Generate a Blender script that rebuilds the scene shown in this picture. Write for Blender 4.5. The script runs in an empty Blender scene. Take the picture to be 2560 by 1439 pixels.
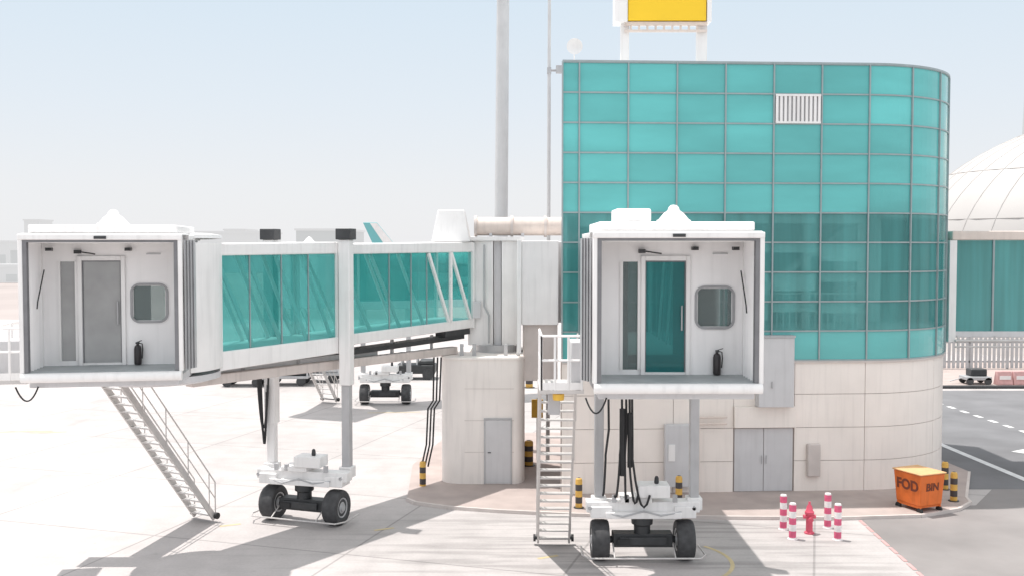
import bpy, bmesh, math, random
from mathutils import Vector, Matrix
random.seed(7)
R = math.radians
S = bpy.context.scene
C = S.collection
H = 7.5; F = 2500.0; TH = math.atan(0.04)
def ray(px, py):
    u = (px-1280)/F; v = (719.5-py)/F
    return Vector((u, math.cos(TH)+v*math.sin(TH), -math.sin(TH)+v*math.cos(TH)))
def P(px, py, D):
    d = ray(px, py); k = D/d.y
    return Vector((0, 0, H)) + d*k
def G(px, py, z=0.0):
    d = ray(px, py); k = (z-H)/d.z
    return Vector((0, 0, H)) + d*k

# ------------------------------------------------------------------ materials
def base_mat(name):
    m = bpy.data.materials.new(name); m.use_nodes = True
    nt = m.node_tree; b = nt.nodes['Principled BSDF']
    return m, nt, b
def mat(name, col, rough=.5, metal=0, var=.08, scale=2.0, bump=0.0, streak=0.0, rnd=0.0, coat=0.0, aniso=None):
    m, nt, b = base_mat(name)
    N = nt.nodes; L = nt.links
    tc = N.new('ShaderNodeTexCoord')
    no = N.new('ShaderNodeTexNoise'); no.inputs['Scale'].default_value = scale; no.inputs['Detail'].default_value = 6
    if aniso:
        ma = N.new('ShaderNodeMapping'); ma.inputs['Scale'].default_value = aniso
        L.new(tc.outputs['Object'], ma.inputs['Vector']); L.new(ma.outputs['Vector'], no.inputs['Vector'])
    else: L.new(tc.outputs['Object'], no.inputs['Vector'])
    mr = N.new('ShaderNodeMapRange'); mr.inputs['From Min'].default_value = .3; mr.inputs['From Max'].default_value = .7
    mr.inputs['To Min'].default_value = 1-var; mr.inputs['To Max'].default_value = 1+var*.5
    L.new(no.outputs['Fac'], mr.inputs['Value'])
    last = mr.outputs['Result']
    if streak:
        mp = N.new('ShaderNodeMapping'); mp.inputs['Scale'].default_value = (5, 5, .35)
        n2 = N.new('ShaderNodeTexNoise'); n2.inputs['Scale'].default_value = 1.6; n2.inputs['Detail'].default_value = 4
        L.new(tc.outputs['Object'], mp.inputs['Vector']); L.new(mp.outputs['Vector'], n2.inputs['Vector'])
        m2 = N.new('ShaderNodeMapRange'); m2.inputs['From Min'].default_value = .5; m2.inputs['From Max'].default_value = .75
        m2.inputs['To Min'].default_value = 1; m2.inputs['To Max'].default_value = 1-streak
        L.new(n2.outputs['Fac'], m2.inputs['Value'])
        mu = N.new('ShaderNodeMath'); mu.operation = 'MULTIPLY'
        L.new(last, mu.inputs[0]); L.new(m2.outputs['Result'], mu.inputs[1]); last = mu.outputs[0]
    if rnd:
        oi = N.new('ShaderNodeObjectInfo')
        m3 = N.new('ShaderNodeMapRange'); m3.inputs['To Min'].default_value = 1-rnd; m3.inputs['To Max'].default_value = 1+rnd*.6
        L.new(oi.outputs['Random'], m3.inputs['Value'])
        mu = N.new('ShaderNodeMath'); mu.operation = 'MULTIPLY'
        L.new(last, mu.inputs[0]); L.new(m3.outputs['Result'], mu.inputs[1]); last = mu.outputs[0]
    vm = N.new('ShaderNodeVectorMath'); vm.operation = 'SCALE'; vm.inputs[0].default_value = col[:3]
    L.new(last, vm.inputs['Scale']); L.new(vm.outputs['Vector'], b.inputs['Base Color'])
    b.inputs['Roughness'].default_value = rough; b.inputs['Metallic'].default_value = metal
    b.inputs['Coat Weight'].default_value = coat
    if bump:
        bp = N.new('ShaderNodeBump'); bp.inputs['Strength'].default_value = bump; bp.inputs['Distance'].default_value = .01
        n4 = N.new('ShaderNodeTexNoise'); n4.inputs['Scale'].default_value = scale*12
        L.new(tc.outputs['Object'], n4.inputs['Vector']); L.new(n4.outputs['Fac'], bp.inputs['Height']); L.new(bp.outputs['Normal'], b.inputs['Normal'])
    return m
def glass(name, col, tint, fac, rough=.06, rnd=.12, var=.08, scale=.6, aniso=None):
    m = mat(name, col, rough, 0, var, scale, rnd=rnd, aniso=aniso)
    nt = m.node_tree; N = nt.nodes; L = nt.links
    b = N['Principled BSDF']; out = [n for n in N if n.type == 'OUTPUT_MATERIAL'][0]
    t = N.new('ShaderNodeBsdfTransparent'); t.inputs['Color'].default_value = (*tint, 1)
    mx = N.new('ShaderNodeMixShader'); mx.inputs[0].default_value = fac
    L.new(b.outputs[0], mx.inputs[1]); L.new(t.outputs[0], mx.inputs[2]); L.new(mx.outputs[0], out.inputs['Surface'])
    return m
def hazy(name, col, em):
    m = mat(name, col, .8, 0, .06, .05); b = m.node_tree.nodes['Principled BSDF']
    b.inputs['Emission Color'].default_value = (.80,.805,.81,1); b.inputs['Emission Strength'].default_value = em  # even glow added to distant materials as painted aerial haze
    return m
M = dict(
 white=mat('white_paint', (.87,.855,.845), .4, 0, .06, 1.2, streak=.10),
 inner=mat('inner_white', (.92,.905,.90), .5, 0, .05, 1.0, streak=.06),
 fabric=mat('canopy_fabric', (.36,.36,.37), .8, 0, .1, 3, bump=.3),
 seal=mat('rubber_seal', (.20,.20,.21), .7, 0, .12, 4),
 floor=mat('bridge_floor', (.38,.41,.42), .6, 0, .1, 3),
 grey=mat('grey_metal', (.48,.48,.49), .4, .2, .1, 2, streak=.1),
 mast=mat('mast_paint', (.58,.585,.59), .45, 0, .06, 2, streak=.06),
 lgrey=mat('light_grey_panel', (.62,.615,.625), .5, 0, .06, 1.5, streak=.08),
 galv=mat('galvanised_steel', (.60,.575,.56), .45, .2, .1, 4),
 mull=mat('mullion_metal', (.34,.40,.41), .4, .2, .1, 3),
 dark=mat('dark_metal', (.05,.052,.055), .5, .2, .2, 4),
 black=mat('black_rubber', (.03,.03,.032), .7, 0, .25, 5),
 tyre=mat('tyre_rubber', (.065,.065,.068), .75, 0, .3, 7, bump=.4),
 stone=mat('stone_cladding', (.90,.83,.775), .7, 0, .07, .7, bump=.15, streak=.07),
 joint=mat('stone_joint', (.36,.31,.29), .9),
 conc=mat('column_concrete', (.89,.835,.795), .75, 0, .07, .8, bump=.2, streak=.09),
 beige=mat('beige_insulation', (.74,.645,.585), .7, 0, .1, 2, bump=.3, streak=.1),
 pinkbeam=mat('faded_beam', (.66,.59,.555), .6, 0, .1, 2, streak=.15),
 teal=mat('teal_spandrel_glass', (.13,.53,.52), .12, 0, .16, .6, rnd=.12, coat=.3, aniso=(.5,.5,1.8)),  # horizontally stretched tone noise paints in soft pane reflections
 tealclear=glass('teal_vision_glass', (.115,.43,.425), (.68,.92,.91), .40, rnd=.16, var=.30, scale=1.0, aniso=(2.6,2.6,.15)),  # vertical tone streaks painted in as faint reflections
 tealtun=glass('teal_tunnel_glass', (.075,.40,.39), (.52,.88,.86), .55, rnd=.16, var=.16, scale=.8, aniso=(2,2,.3)),
 clear=glass('grey_window_glass', (.27,.31,.31), (.7,.78,.78), .6, rnd=.05),
 tealdoor=glass('teal_door_glass', (.05,.27,.28), (.5,.8,.8), .6, rnd=.05),
 frost=glass('frosted_door_glass', (.44,.445,.445), (.6,.62,.62), .15, rnd=.03, var=.15, scale=1.5),
 blind=mat('pleated_blind_cloth', (.75,.80,.80), .8, 0, .08, 3),
 yellow=mat('sign_yellow', (.92,.60,.02), .45, 0, .04, 1),
 safety=mat('safety_yellow', (.78,.47,.06), .5, 0, .1, 6),
 orange=mat('bin_orange', (.78,.175,.03), .5, 0, .12, 3, streak=.18),
 lid=mat('bin_lid', (.72,.42,.20), .6, 0, .12, 3),
 letter=mat('dark_lettering', (.16,.04,.02), .6),
 red=mat('hydrant_red', (.68,.10,.16), .45, 0, .1, 6),
 pwhite=mat('post_white', (.84,.80,.79), .5, 0, .05, 6),
 pave=mat('pink_paving', (.43,.36,.335), .8, 0, .14, 1.3, bump=.2),
 kerb=mat('kerb_concrete', (.62,.56,.53), .8, 0, .1, 2),
 paint=mat('road_paint', (.74,.74,.74), .6, 0, .15, 3),
 ypaint=mat('faded_yellow_paint', (.56,.46,.27), .7, 0, .15, 4),
 rpaint=mat('faded_red_paint', (.58,.34,.33), .7, 0, .15, 4),
 asphalt=mat('road_asphalt', (.18,.18,.188), .85, 0, .2, .5, bump=.3),
 asphalt2=mat('sunbleached_asphalt', (.265,.245,.24), .85, 0, .2, .45, bump=.3),
 sand=mat('sand', (.37,.325,.31), .9, 0, .2, .03),
 dome=mat('dome_cladding', (.48,.46,.445), .6, 0, .06, .25),
 domerib=mat('dome_joint', (.44,.42,.405), .7),
 haze=hazy('hazed_cladding', (.17,.17,.17), .68),
 haze2=hazy('hazed_dark_cladding', (.13,.14,.14), .60),
 tail=hazy('hazed_tail_teal', (.05,.36,.38), .16),
 leaf=hazy('hazed_foliage', (.10,.12,.09), .50),
 bark=hazy('hazed_bark', (.2,.16,.13), .4),
 ext=mat('extinguisher_black', (.035,.03,.032), .3, 0, .1, 8),
 interior=mat('interior_wall', (.7,.72,.72), .7, 0, .1, 1),
)
def apron_mat():
    m, nt, b = base_mat('apron_concrete'); N = nt.nodes; L = nt.links
    tc = N.new('ShaderNodeTexCoord')
    def noise(sc, det, vec=None, scale3=None, rot=0):
        n = N.new('ShaderNodeTexNoise'); n.inputs['Scale'].default_value = sc; n.inputs['Detail'].default_value = det
        if scale3:
            mp = N.new('ShaderNodeMapping'); mp.inputs['Scale'].default_value = scale3; mp.inputs['Rotation'].default_value = (0,0,rot)
            L.new(tc.outputs['Object'], mp.inputs['Vector']); L.new(mp.outputs['Vector'], n.inputs['Vector'])
        else: L.new(tc.outputs['Object'], n.inputs['Vector'])
        return n.outputs['Fac']
    def rng(x, a, b_, c, d):
        r = N.new('ShaderNodeMapRange'); r.interpolation_type = 'SMOOTHSTEP'
        for k, v in zip(('From Min','From Max','To Min','To Max'), (a,b_,c,d)): r.inputs[k].default_value = v
        L.new(x, r.inputs['Value']); return r.outputs['Result']
    def mul(a, b_, op='MULTIPLY'):
        q = N.new('ShaderNodeMath'); q.operation = op; L.new(a, q.inputs[0])
        if isinstance(b_, float): q.inputs[1].default_value = b_
        else: L.new(b_, q.inputs[1])
        return q.outputs[0]
    v = rng(noise(.12, 5), .35, .65, .90, 1.03)
    v = mul(v, rng(noise(1.3, 8), .3, .7, .93, 1.03))
    v = mul(v, rng(noise(14, 4), .3, .7, .95, 1.02))
    v = mul(v, rng(noise(.5, 6, scale3=(1, .25, 1), rot=.6), .58, .76, 1.0, .83))
    v = mul(v, rng(noise(.9, 3, scale3=(.12, 3, 1), rot=-.5), .60, .70, 1.0, .90))
    v = mul(v, rng(noise(2.2, 2), .70, .78, 1.0, .86))
    mp = N.new('ShaderNodeMapping'); mp.inputs['Rotation'].default_value = (0,0,R(17)); L.new(tc.outputs['Object'], mp.inputs['Vector'])
    br = N.new('ShaderNodeTexBrick'); br.offset = 0; br.inputs['Scale'].default_value = 1.0
    br.inputs['Brick Width'].default_value = 5.5; br.inputs['Row Height'].default_value = 5.5
    br.inputs['Mortar Size'].default_value = .035; br.inputs['Mortar Smooth'].default_value = .3
    br.inputs['Color1'].default_value = (1,1,1,1); br.inputs['Color2'].default_value = (.94,.94,.94,1); br.inputs['Mortar'].default_value = (.68,.68,.68,1)
    L.new(mp.outputs['Vector'], br.inputs['Vector'])
    bw = N.new('ShaderNodeRGBToBW'); L.new(br.outputs['Color'], bw.inputs['Color'])
    v = mul(v, bw.outputs[0])
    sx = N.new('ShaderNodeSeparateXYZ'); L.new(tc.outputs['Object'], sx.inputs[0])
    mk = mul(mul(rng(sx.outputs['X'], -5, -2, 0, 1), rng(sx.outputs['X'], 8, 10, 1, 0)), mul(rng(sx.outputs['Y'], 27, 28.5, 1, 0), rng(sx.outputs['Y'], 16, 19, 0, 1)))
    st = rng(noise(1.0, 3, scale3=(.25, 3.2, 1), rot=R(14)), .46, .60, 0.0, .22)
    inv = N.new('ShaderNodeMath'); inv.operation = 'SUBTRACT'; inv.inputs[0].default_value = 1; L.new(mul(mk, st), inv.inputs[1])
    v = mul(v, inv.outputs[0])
    vm = N.new('ShaderNodeVectorMath'); vm.operation = 'SCALE'; vm.inputs[0].default_value = (.495,.462,.452)
    L.new(v, vm.inputs['Scale']); L.new(vm.outputs['Vector'], b.inputs['Base Color']); b.inputs['Roughness'].default_value = .85
    return m
M['apron'] = apron_mat()
def band_mat(name, c1, c2, period, phase=0.0):
    m, nt, b = base_mat(name); N = nt.nodes; L = nt.links
    tc = N.new('ShaderNodeTexCoord'); sx = N.new('ShaderNodeSeparateXYZ'); L.new(tc.outputs['Object'], sx.inputs[0])
    a = N.new('ShaderNodeMath'); a.operation = 'MULTIPLY_ADD'; a.inputs[1].default_value = 1/period; a.inputs[2].default_value = phase; L.new(sx.outputs['Z'], a.inputs[0])
    f = N.new('ShaderNodeMath'); f.operation = 'FRACT'; L.new(a.outputs[0], f.inputs[0])
    g = N.new('ShaderNodeMath'); g.operation = 'GREATER_THAN'; g.inputs[1].default_value = .5; L.new(f.outputs[0], g.inputs[0])
    no = N.new('ShaderNodeTexNoise'); no.inputs['Scale'].default_value = 9; L.new(tc.outputs['Object'], no.inputs['Vector'])
    mx = N.new('ShaderNodeMix'); mx.data_type = 'RGBA'; mx.inputs[6].default_value = (*c1,1); mx.inputs[7].default_value = (*c2,1); L.new(g.outputs[0], mx.inputs[0])
    mr = N.new('ShaderNodeMapRange'); mr.inputs['From Min'].default_value = .3; mr.inputs['From Max'].default_value = .7; mr.inputs['To Min'].default_value = .82; mr.inputs['To Max'].default_value = 1.05; L.new(no.outputs['Fac'], mr.inputs['Value'])
    vm = N.new('ShaderNodeVectorMath'); vm.operation = 'SCALE'; L.new(mx.outputs[2], vm.inputs[0]); L.new(mr.outputs['Result'], vm.inputs['Scale'])
    L.new(vm.outputs['Vector'], b.inputs['Base Color']); b.inputs['Roughness'].default_value = .5
    return m
M['redwhite'] = band_mat('red_white_bands', (.84,.80,.79), (.72,.12,.23), .34, .35)
M['yelblack'] = band_mat('yellow_black_bands', (.76,.45,.10), (.07,.06,.06), .36, .1)

# ------------------------------------------------------------------ mesh builder
ORG = {}
def root_of(o):
    while o.parent: o = o.parent
    return o
class MB:
    def __init__(s, T=None): s.v = []; s.f = []; s.T = T
    def add(s, vs, fs):
        n = len(s.v)
        for p in vs:
            p = Vector(p)
            s.v.append(s.T @ p if s.T else p)
        s.f += [tuple(i+n for i in f) for f in fs]
        return s
    def box(s, x0, x1, y0, y1, z0, z1):
        return s.add([(x0,y0,z0),(x1,y0,z0),(x1,y1,z0),(x0,y1,z0),(x0,y0,z1),(x1,y0,z1),(x1,y1,z1),(x0,y1,z1)],
              [(0,3,2,1),(4,5,6,7),(0,1,5,4),(1,2,6,5),(2,3,7,6),(3,0,4,7)])
    def bar(s, p, q, w, h, up=(0,0,1)):
        p = Vector(p); q = Vector(q); d = (q-p).normalized(); up = Vector(up)
        a = d.cross(up)
        if a.length < 1e-4: a = d.cross(Vector((0,1,0)))
        a.normalize(); b = a.cross(d).normalized()
        vs = [x + a*(i*w/2) + b*(j*h/2) for x in (p,q) for i,j in ((-1,-1),(1,-1),(1,1),(-1,1))]
        return s.add(vs, [(0,1,2,3),(7,6,5,4),(0,4,5,1),(1,5,6,2),(2,6,7,3),(3,7,4,0)])
    def tube(s, pts, r, n=8, r2=None):
        pts = [Vector(p) for p in pts]; vs = []; fs = []
        prev = None
        for i, p in enumerate(pts):
            d = (pts[min(i+1,len(pts)-1)] - pts[max(i-1,0)]).normalized()
            if prev is None:
                a = d.cross(Vector((0,0,1)))
                if a.length < 1e-3: a = d.cross(Vector((0,1,0)))
            else: a = prev - d*prev.dot(d)
            a.normalize(); prev = a; b = d.cross(a)
            rr = r if r2 is None else r + (r2-r)*i/(len(pts)-1)
            for k in range(n):
                t = 2*math.pi*k/n; vs.append(p + a*rr*math.cos(t) + b*rr*math.sin(t))
        for i in range(len(pts)-1):
            for k in range(n):
                fs.append((i*n+k, i*n+(k+1)%n, (i+1)*n+(k+1)%n, (i+1)*n+k))
        fs.append(tuple(range(n-1,-1,-1))); fs.append(tuple((len(pts)-1)*n+k for k in range(n)))
        return s.add(vs, fs)
    def lathe(s, prof, c, n=20, axis='z'):
        c = Vector(c); vs = []; fs = []
        for r, h in prof:
            for k in range(n):
                t = 2*math.pi*k/n; a, b = r*math.cos(t), r*math.sin(t)
                vs.append(c + (Vector((a,b,h)) if axis == 'z' else Vector((h,a,b)) if axis == 'x' else Vector((a,h,b))))
        for i in range(len(prof)-1):
            for k in range(n): fs.append((i*n+k, i*n+(k+1)%n, (i+1)*n+(k+1)%n, (i+1)*n+k))
        fs.append(tuple(range(n-1,-1,-1))); fs.append(tuple((len(prof)-1)*n+k for k in range(n)))
        return s.add(vs, fs)
    def prism(s, poly, z0, z1):
        n = len(poly); vs = [(p[0],p[1],z0) for p in poly] + [(p[0],p[1],z1) for p in poly]
        return s.add(vs, [tuple(range(n-1,-1,-1)), tuple(range(n,2*n))] + [(i,(i+1)%n,n+(i+1)%n,n+i) for i in range(n)])
    def face(s, pts): return s.add(pts, [tuple(range(len(pts)))])
    def ribbon(s, pts, nr, o0, o1, z0, z1):
        n = len(pts); vs = []
        for p, q in zip(pts, nr):
            for o in (o0, o1):
                for z in (z0, z1): vs.append((p.x+q.x*o, p.y+q.y*o, z))
        fs = [(0,1,3,2), (4*n-4, 4*n-2, 4*n-1, 4*n-3)]
        for i in range(n-1):
            a = 4*i; b = 4*i+4
            fs += [(a,b,b+1,a+1),(a+2,a+3,b+3,b+2),(a,a+2,b+2,b),(a+1,b+1,b+3,a+3)]
        return s.add(vs, fs)
    def build(s, name, m, parent=None, bevel=0, org=None, sharp=35):
        if parent is not None: org = ORG[root_of(parent)]
        org = Vector(org) if org is not None else Vector((0,0,0))
        me = bpy.data.meshes.new(name)
        me.from_pydata([tuple(v-org) for v in s.v], [], s.f)
        bm = bmesh.new(); bm.from_mesh(me); bmesh.ops.recalc_face_normals(bm, faces=bm.faces[:]); bm.to_mesh(me); bm.free()
        me.shade_smooth(); me.set_sharp_from_angle(angle=R(sharp))
        me.materials.append(M[m] if isinstance(m, str) else m)
        o = bpy.data.objects.new(name, me); C.objects.link(o)
        if parent is not None: o.parent = parent
        else: o.location = org; ORG[o] = org
        if bevel:
            b = o.modifiers.new('bevel', 'BEVEL'); b.width = bevel; b.segments = 2; b.limit_method = 'ANGLE'; b.angle_limit = R(40)
        return o
def tag(o, label, cat, group=None):
    o['label'] = label; o['category'] = cat
    if group: o['group'] = group
    return o
def thing(name, label, cat, loc, group=None):
    o = bpy.data.objects.new(name, None); C.objects.link(o); o.location = loc; ORG[o] = Vector(loc)
    o.empty_display_size = .2
    return tag(o, label, cat, group)
def struct(o): o['kind'] = 'structure'; return o
def dup(root, loc, label, scale=None):
    r = root.copy(); C.objects.link(r); r.location = loc; r['label'] = label
    if scale: r.scale = scale
    for ch in list(root.children):
        c = ch.copy(); C.objects.link(c); c.parent = r
        for g in ch.children:
            d = g.copy(); C.objects.link(d); d.parent = c
    return r
def catenary(p, q, sag, n=12):
    p = Vector(p); q = Vector(q)
    return [p.lerp(q, i/n) - Vector((0,0,sag*4*(i/n)*(1-i/n))) for i in range(n+1)]
def rrect(hw, hh, r, n=5):
    out = []
    for cx, cz, a0 in ((hw-r,hh-r,0),(-hw+r,hh-r,90),(-hw+r,-hh+r,180),(hw-r,-hh+r,270)):
        for k in range(n+1):
            t = R(a0+90*k/n); out.append((cx+r*math.cos(t), cz+r*math.sin(t)))
    return out
def yaw_at(loc, deg): return Matrix.Translation(Vector(loc)) @ Matrix.Rotation(R(deg), 4, 'Z')

# ------------------------------------------------------------------ ground
def sheet(name, pts, z, m): return struct(MB().face([(p[0],p[1],z) for p in pts]).build(name, m))
sheet('ground', [(-4000,-200),(4000,-200),(4000,6000),(-4000,6000)], -.012, 'sand')
sheet('apron', [(-150,-60),(150,-60),(150,105),(-150,105)], 0, 'apron')
g = lambda *a: [G(x, y) for x, y in a]
sheet('road', g((2180,975),(3600,975),(3600,1222),(2180,1222)), .004, 'asphalt')
sheet('service_road', g((2142,1287),(2440,1262),(2480,1222),(3600,1222),(3600,1750),(2560,1700),(2312,1442),(2200,1340)), .008, 'asphalt2')
mk = MB()
def strip(mb, a, b, w, z):
    a = Vector((a.x,a.y,z)); b = Vector((b.x,b.y,z)); d = (b-a).normalized(); n = Vector((-d.y,d.x,0))*w/2
    mb.face([a-n,b-n,b+n,a+n])
A0, B0 = G(2340,1005), G(2640,1105)
for k in range(8):
    strip(mk, A0.lerp(B0,k/8), A0.lerp(B0,(k+.5)/8), .22, .012)
strip(mk, G(2330,1101), G(2620,1222), .28, .012)
mk.face([(p.x,p.y,.012) for p in g((2528,1128),(2580,1118),(2640,1122),(2640,1136),(2570,1134))])
struct(mk.build('road_marking', 'paint'))
mk = MB()
a, b = G(2150,1300), G(2345,1475)
for k in range(9): strip(mk, a.lerp(b,k/9), a.lerp(b,(k+.8)/9), .09, .012)
struct(mk.build('red_edge_line', 'rpaint'))
mk = MB()
for c, rr, a0, a1 in ((G(1640,1400),1.75,-60,40),):
    for k in range(14):
        t0, t1 = R(a0+(a1-a0)*k/14), R(a0+(a1-a0)*(k+1)/14)
        mk.face([(c.x+r_*math.cos(t), c.y+r_*math.sin(t), .004) for r_, t in ((rr,t0),(rr+.1,t0),(rr+.1,t1),(rr,t1))])
for px, py, w in ((60,1078,2.2),(120,1080,1.4),(960,1322,.5),(985,1030,2.4),(575,1312,.5),(1370,1392,.5)):
    c = G(px,py); strip(mk, c-Vector((w/2,.1,0)), c+Vector((w/2,.15,0)), .12, .004)
struct(mk.build('apron_marking', 'ypaint'))
isl = [G(x,y,.09) for x,y in ((1018,1243),(1040,1252),(1120,1263),(1250,1272),(1440,1281),(1800,1288),(2100,1290),(2300,1284),(2395,1268),(2425,1252),(2415,1240))]
isl = [(p.x,p.y) for p in isl] + [(15.2,33),(14.6,40),(-2.5,40),(-3.4,34)]
struct(MB().prism(isl, -.05, .09).build('pavement', 'pave'))
kb = MB()
for i in range(11):
    a, b = Vector((*isl[i],.0)), Vector((*isl[(i+1)],.0))
    kb.bar(a+Vector((0,-.03,.04)), b+Vector((0,-.03,.04)), .08, .115)
struct(kb.build('kerb', 'kerb'))
sheet('far_pavement', g((2300,968),(3400,968),(3400,900),(2300,900)), .004, 'pave')
struct(MB().box(20,70,53.2,53.6,0,.14).build('far_kerb', 'dark'))

# ------------------------------------------------------------------ terminal tower with glass wall
T = thing('glass_building', 'teal glass curtain wall building with rounded corner on a pale stone base', 'building', (6.5,31,0))
CW = 1.468
e = Vector((1,.054,0)).normalized(); nr = Vector((e.y,-e.x,0)); P0 = Vector((1.5,29.9,0)); RR = 3.95; CA = 21.3
us = [0,.5]+[.5+CW*k for k in range(1,7)]; UE = us[-1]
pend = P0+e*us[-1]; Cc = pend - nr*RR
def cpt(phi):
    n = (e*math.sin(R(phi)) + nr*math.cos(R(phi))); return Cc+n*RR, n
cols = [([P0+e*us[j], P0+e*us[j+1]], [nr,nr]) for j in range(7)]
for k in range(4):
    pr = [cpt(CA*k + CA*i/6) for i in range(7)]; cols.append(([p for p,_ in pr],[n for _,n in pr]))
ZT, ZB = 13.0, 4.1; RH = (ZT-ZB)/10
for r in range(10):
    z1 = ZT-RH*r; z0 = z1-RH
    for j, (pp, nn) in enumerate(cols[:10]):
        if j == 5 and r == 1: continue
        mb = MB()
        for i in range(len(pp)-1):
            mb.face([(pp[i].x,pp[i].y,z0),(pp[i+1].x,pp[i+1].y,z0),(pp[i+1].x,pp[i+1].y,z1),(pp[i].x,pp[i].y,z1)])
        mb.build('glass_pane', 'tealclear' if 5 <= r <= 8 else 'teal', T)
mb = MB(); pp, nn = cols[10]
mb.ribbon(pp, nn, -.1, 0, ZB, ZT)
endp = pp[-1]; bk = 9.0
BR = Vector((endp.x, endp.y+bk-RR, 0)); BL = Vector((P0.x+.11*bk, P0.y+bk, 0))
def wallq(mb, a, b, z0, z1, t=.12):
    mb.bar(Vector((a.x,a.y,(z0+z1)/2)), Vector((b.x,b.y,(z0+z1)/2)), t, z1-z0)
PL = P0+e*.08+Vector((.01,.06,0))
wallq(mb, BL, BR, ZB, ZT); wallq(mb, endp-Vector((.07,0,0)), BR-Vector((.07,0,0)), ZB, ZT)
mb.build('side_wall', 'teal', T)
mb = MB(); wallq(mb, PL, BL, ZB, ZT); mb.build('party_wall', 'lgrey', T)
full = [P0]+[pend]+[cpt(CA*4*i/20)[0] for i in range(1,21)]+[BR,BL]
ins = [(p.x*.97+.2, p.y*.97+1.0) for p in full]
for za, zb in ((12.6,12.98),(8.45,8.62),(4.85,5.02)): MB().prism(ins, za, zb).build('floor_slab', 'interior', T)
allp = [P0+e*u for u in us]+[cpt(CA*4*i/24)[0] for i in range(1,25)]
alln = [nr]*len(us)+[cpt(CA*4*i/24)[1] for i in range(1,25)]
MB().ribbon(allp, alln, -.25, .05, 13.0, 13.06).build('roof_edge', 'mull', T)
mg = MB()
for r in range(11):
    z = ZT-RH*r
    mg.ribbon(allp, alln, -.04, .035, z-.021, z+.021)
bps = [(P0+e*u, nr) for u in us]+[cpt(CA*k) for k in (1,2,3,4)]
for p, n in bps:
    mg.bar(p+n*.012+Vector((0,0,ZB)), p+n*.012+Vector((0,0,ZT)), .042, .085, up=n)
mg.build('mullion_grid', 'mull', T)
lv = MB(); p0, p1 = cols[5][0]; z1 = ZT-RH-.04; z0 = z1-RH+.08
dd = (p1-p0)
lvb = MB(); lvb.bar(p0.lerp(p1,.03)+nr*.0+Vector((0,0,(z0+z1)/2)), p0.lerp(p1,.97)+Vector((0,0,(z0+z1)/2)), .02, z1-z0)
lf = lvb.build('louvre_panel', 'grey', T)
for k in range(11):
    q = p0+dd*(.06+.88*k/10)+nr*.045
    lv.bar(q+Vector((0,0,z0+.02)), q+Vector((0,0,z1-.02)), .075, .05, up=nr)
for z in (z0,z1): lv.bar(p0.lerp(p1,.03)+nr*.045+Vector((0,0,z)), p0.lerp(p1,.97)+nr*.045+Vector((0,0,z)), .07, .06)
lv.build('louvre_slats', 'white', lf)
# interior seen through the lower glass
it = MB(); q0 = P0+Vector((.6,3.0,0)); q1 = pend+Vector((1.5,3.0,0))
it.bar(q0+Vector((0,0,6.75)), q1+Vector((0,0,6.75)), .1, 3.4)
it.build('interior_partition', 'interior', T)
for u in (1.95,4.84,7.7,9.4): MB().bar(P0+e*u-nr*.8+Vector((0,0,5.02)), P0+e*u-nr*.8+Vector((0,0,8.45)), .22,.22).build('interior_column', 'white', T)
it = MB()
for z in (5.55,5.8,6.1): it.bar(P0+e*.4-nr*.5+Vector((0,0,z)), P0+e*9.6-nr*.5+Vector((0,0,z)), .04,.04)
for k in range(46): it.bar(P0+e*(.5+.2*k)-nr*.5+Vector((0,0,5.02)), P0+e*(.5+.2*k)-nr*.5+Vector((0,0,6.1)), .03,.03)
it.build('interior_railing', 'white', T)
MB().bar(P0+e*5.0-nr*1.4+Vector((0,0,5.0)), P0+e*9.2-nr*1.4+Vector((0,0,8.2)), .5,.12).build('interior_ramp', 'white', T)
for a,b,z0,z1 in ((7.0,8.2,5.05,7.4),(8.6,9.3,5.05,7.2),(.9,1.8,5.05,7.2),(5.6,6.4,6.2,7.6)):
    MB().bar(P0+e*a-nr*2.7+Vector((0,0,(z0+z1)/2)), P0+e*b-nr*2.7+Vector((0,0,(z0+z1)/2)), .08, z1-z0).build('interior_doorway', 'dark', T)
for r in range(5,9):
    for j in range(1,7):
        zt = ZT-RH*r-.04; zl = zt-RH*random.choice((.30,.36,.42,.6))
        bl = MB(); a_, b_ = us[j]+.06, us[j+1]-.06; n_ = 22
        for k in range(n_):
            u0, u1 = a_+(b_-a_)*k/n_, a_+(b_-a_)*(k+1)/n_
            o0, o1 = (.10,.15) if k%2 else (.15,.10)
            A_, B_ = P0+e*u0-nr*o0, P0+e*u1-nr*o1
            bl.face([(A_.x,A_.y,zl),(B_.x,B_.y,zl),(B_.x,B_.y,zt),(A_.x,A_.y,zt)])
        bl.build('pleated_blind', 'blind', T, sharp=10)
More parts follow.
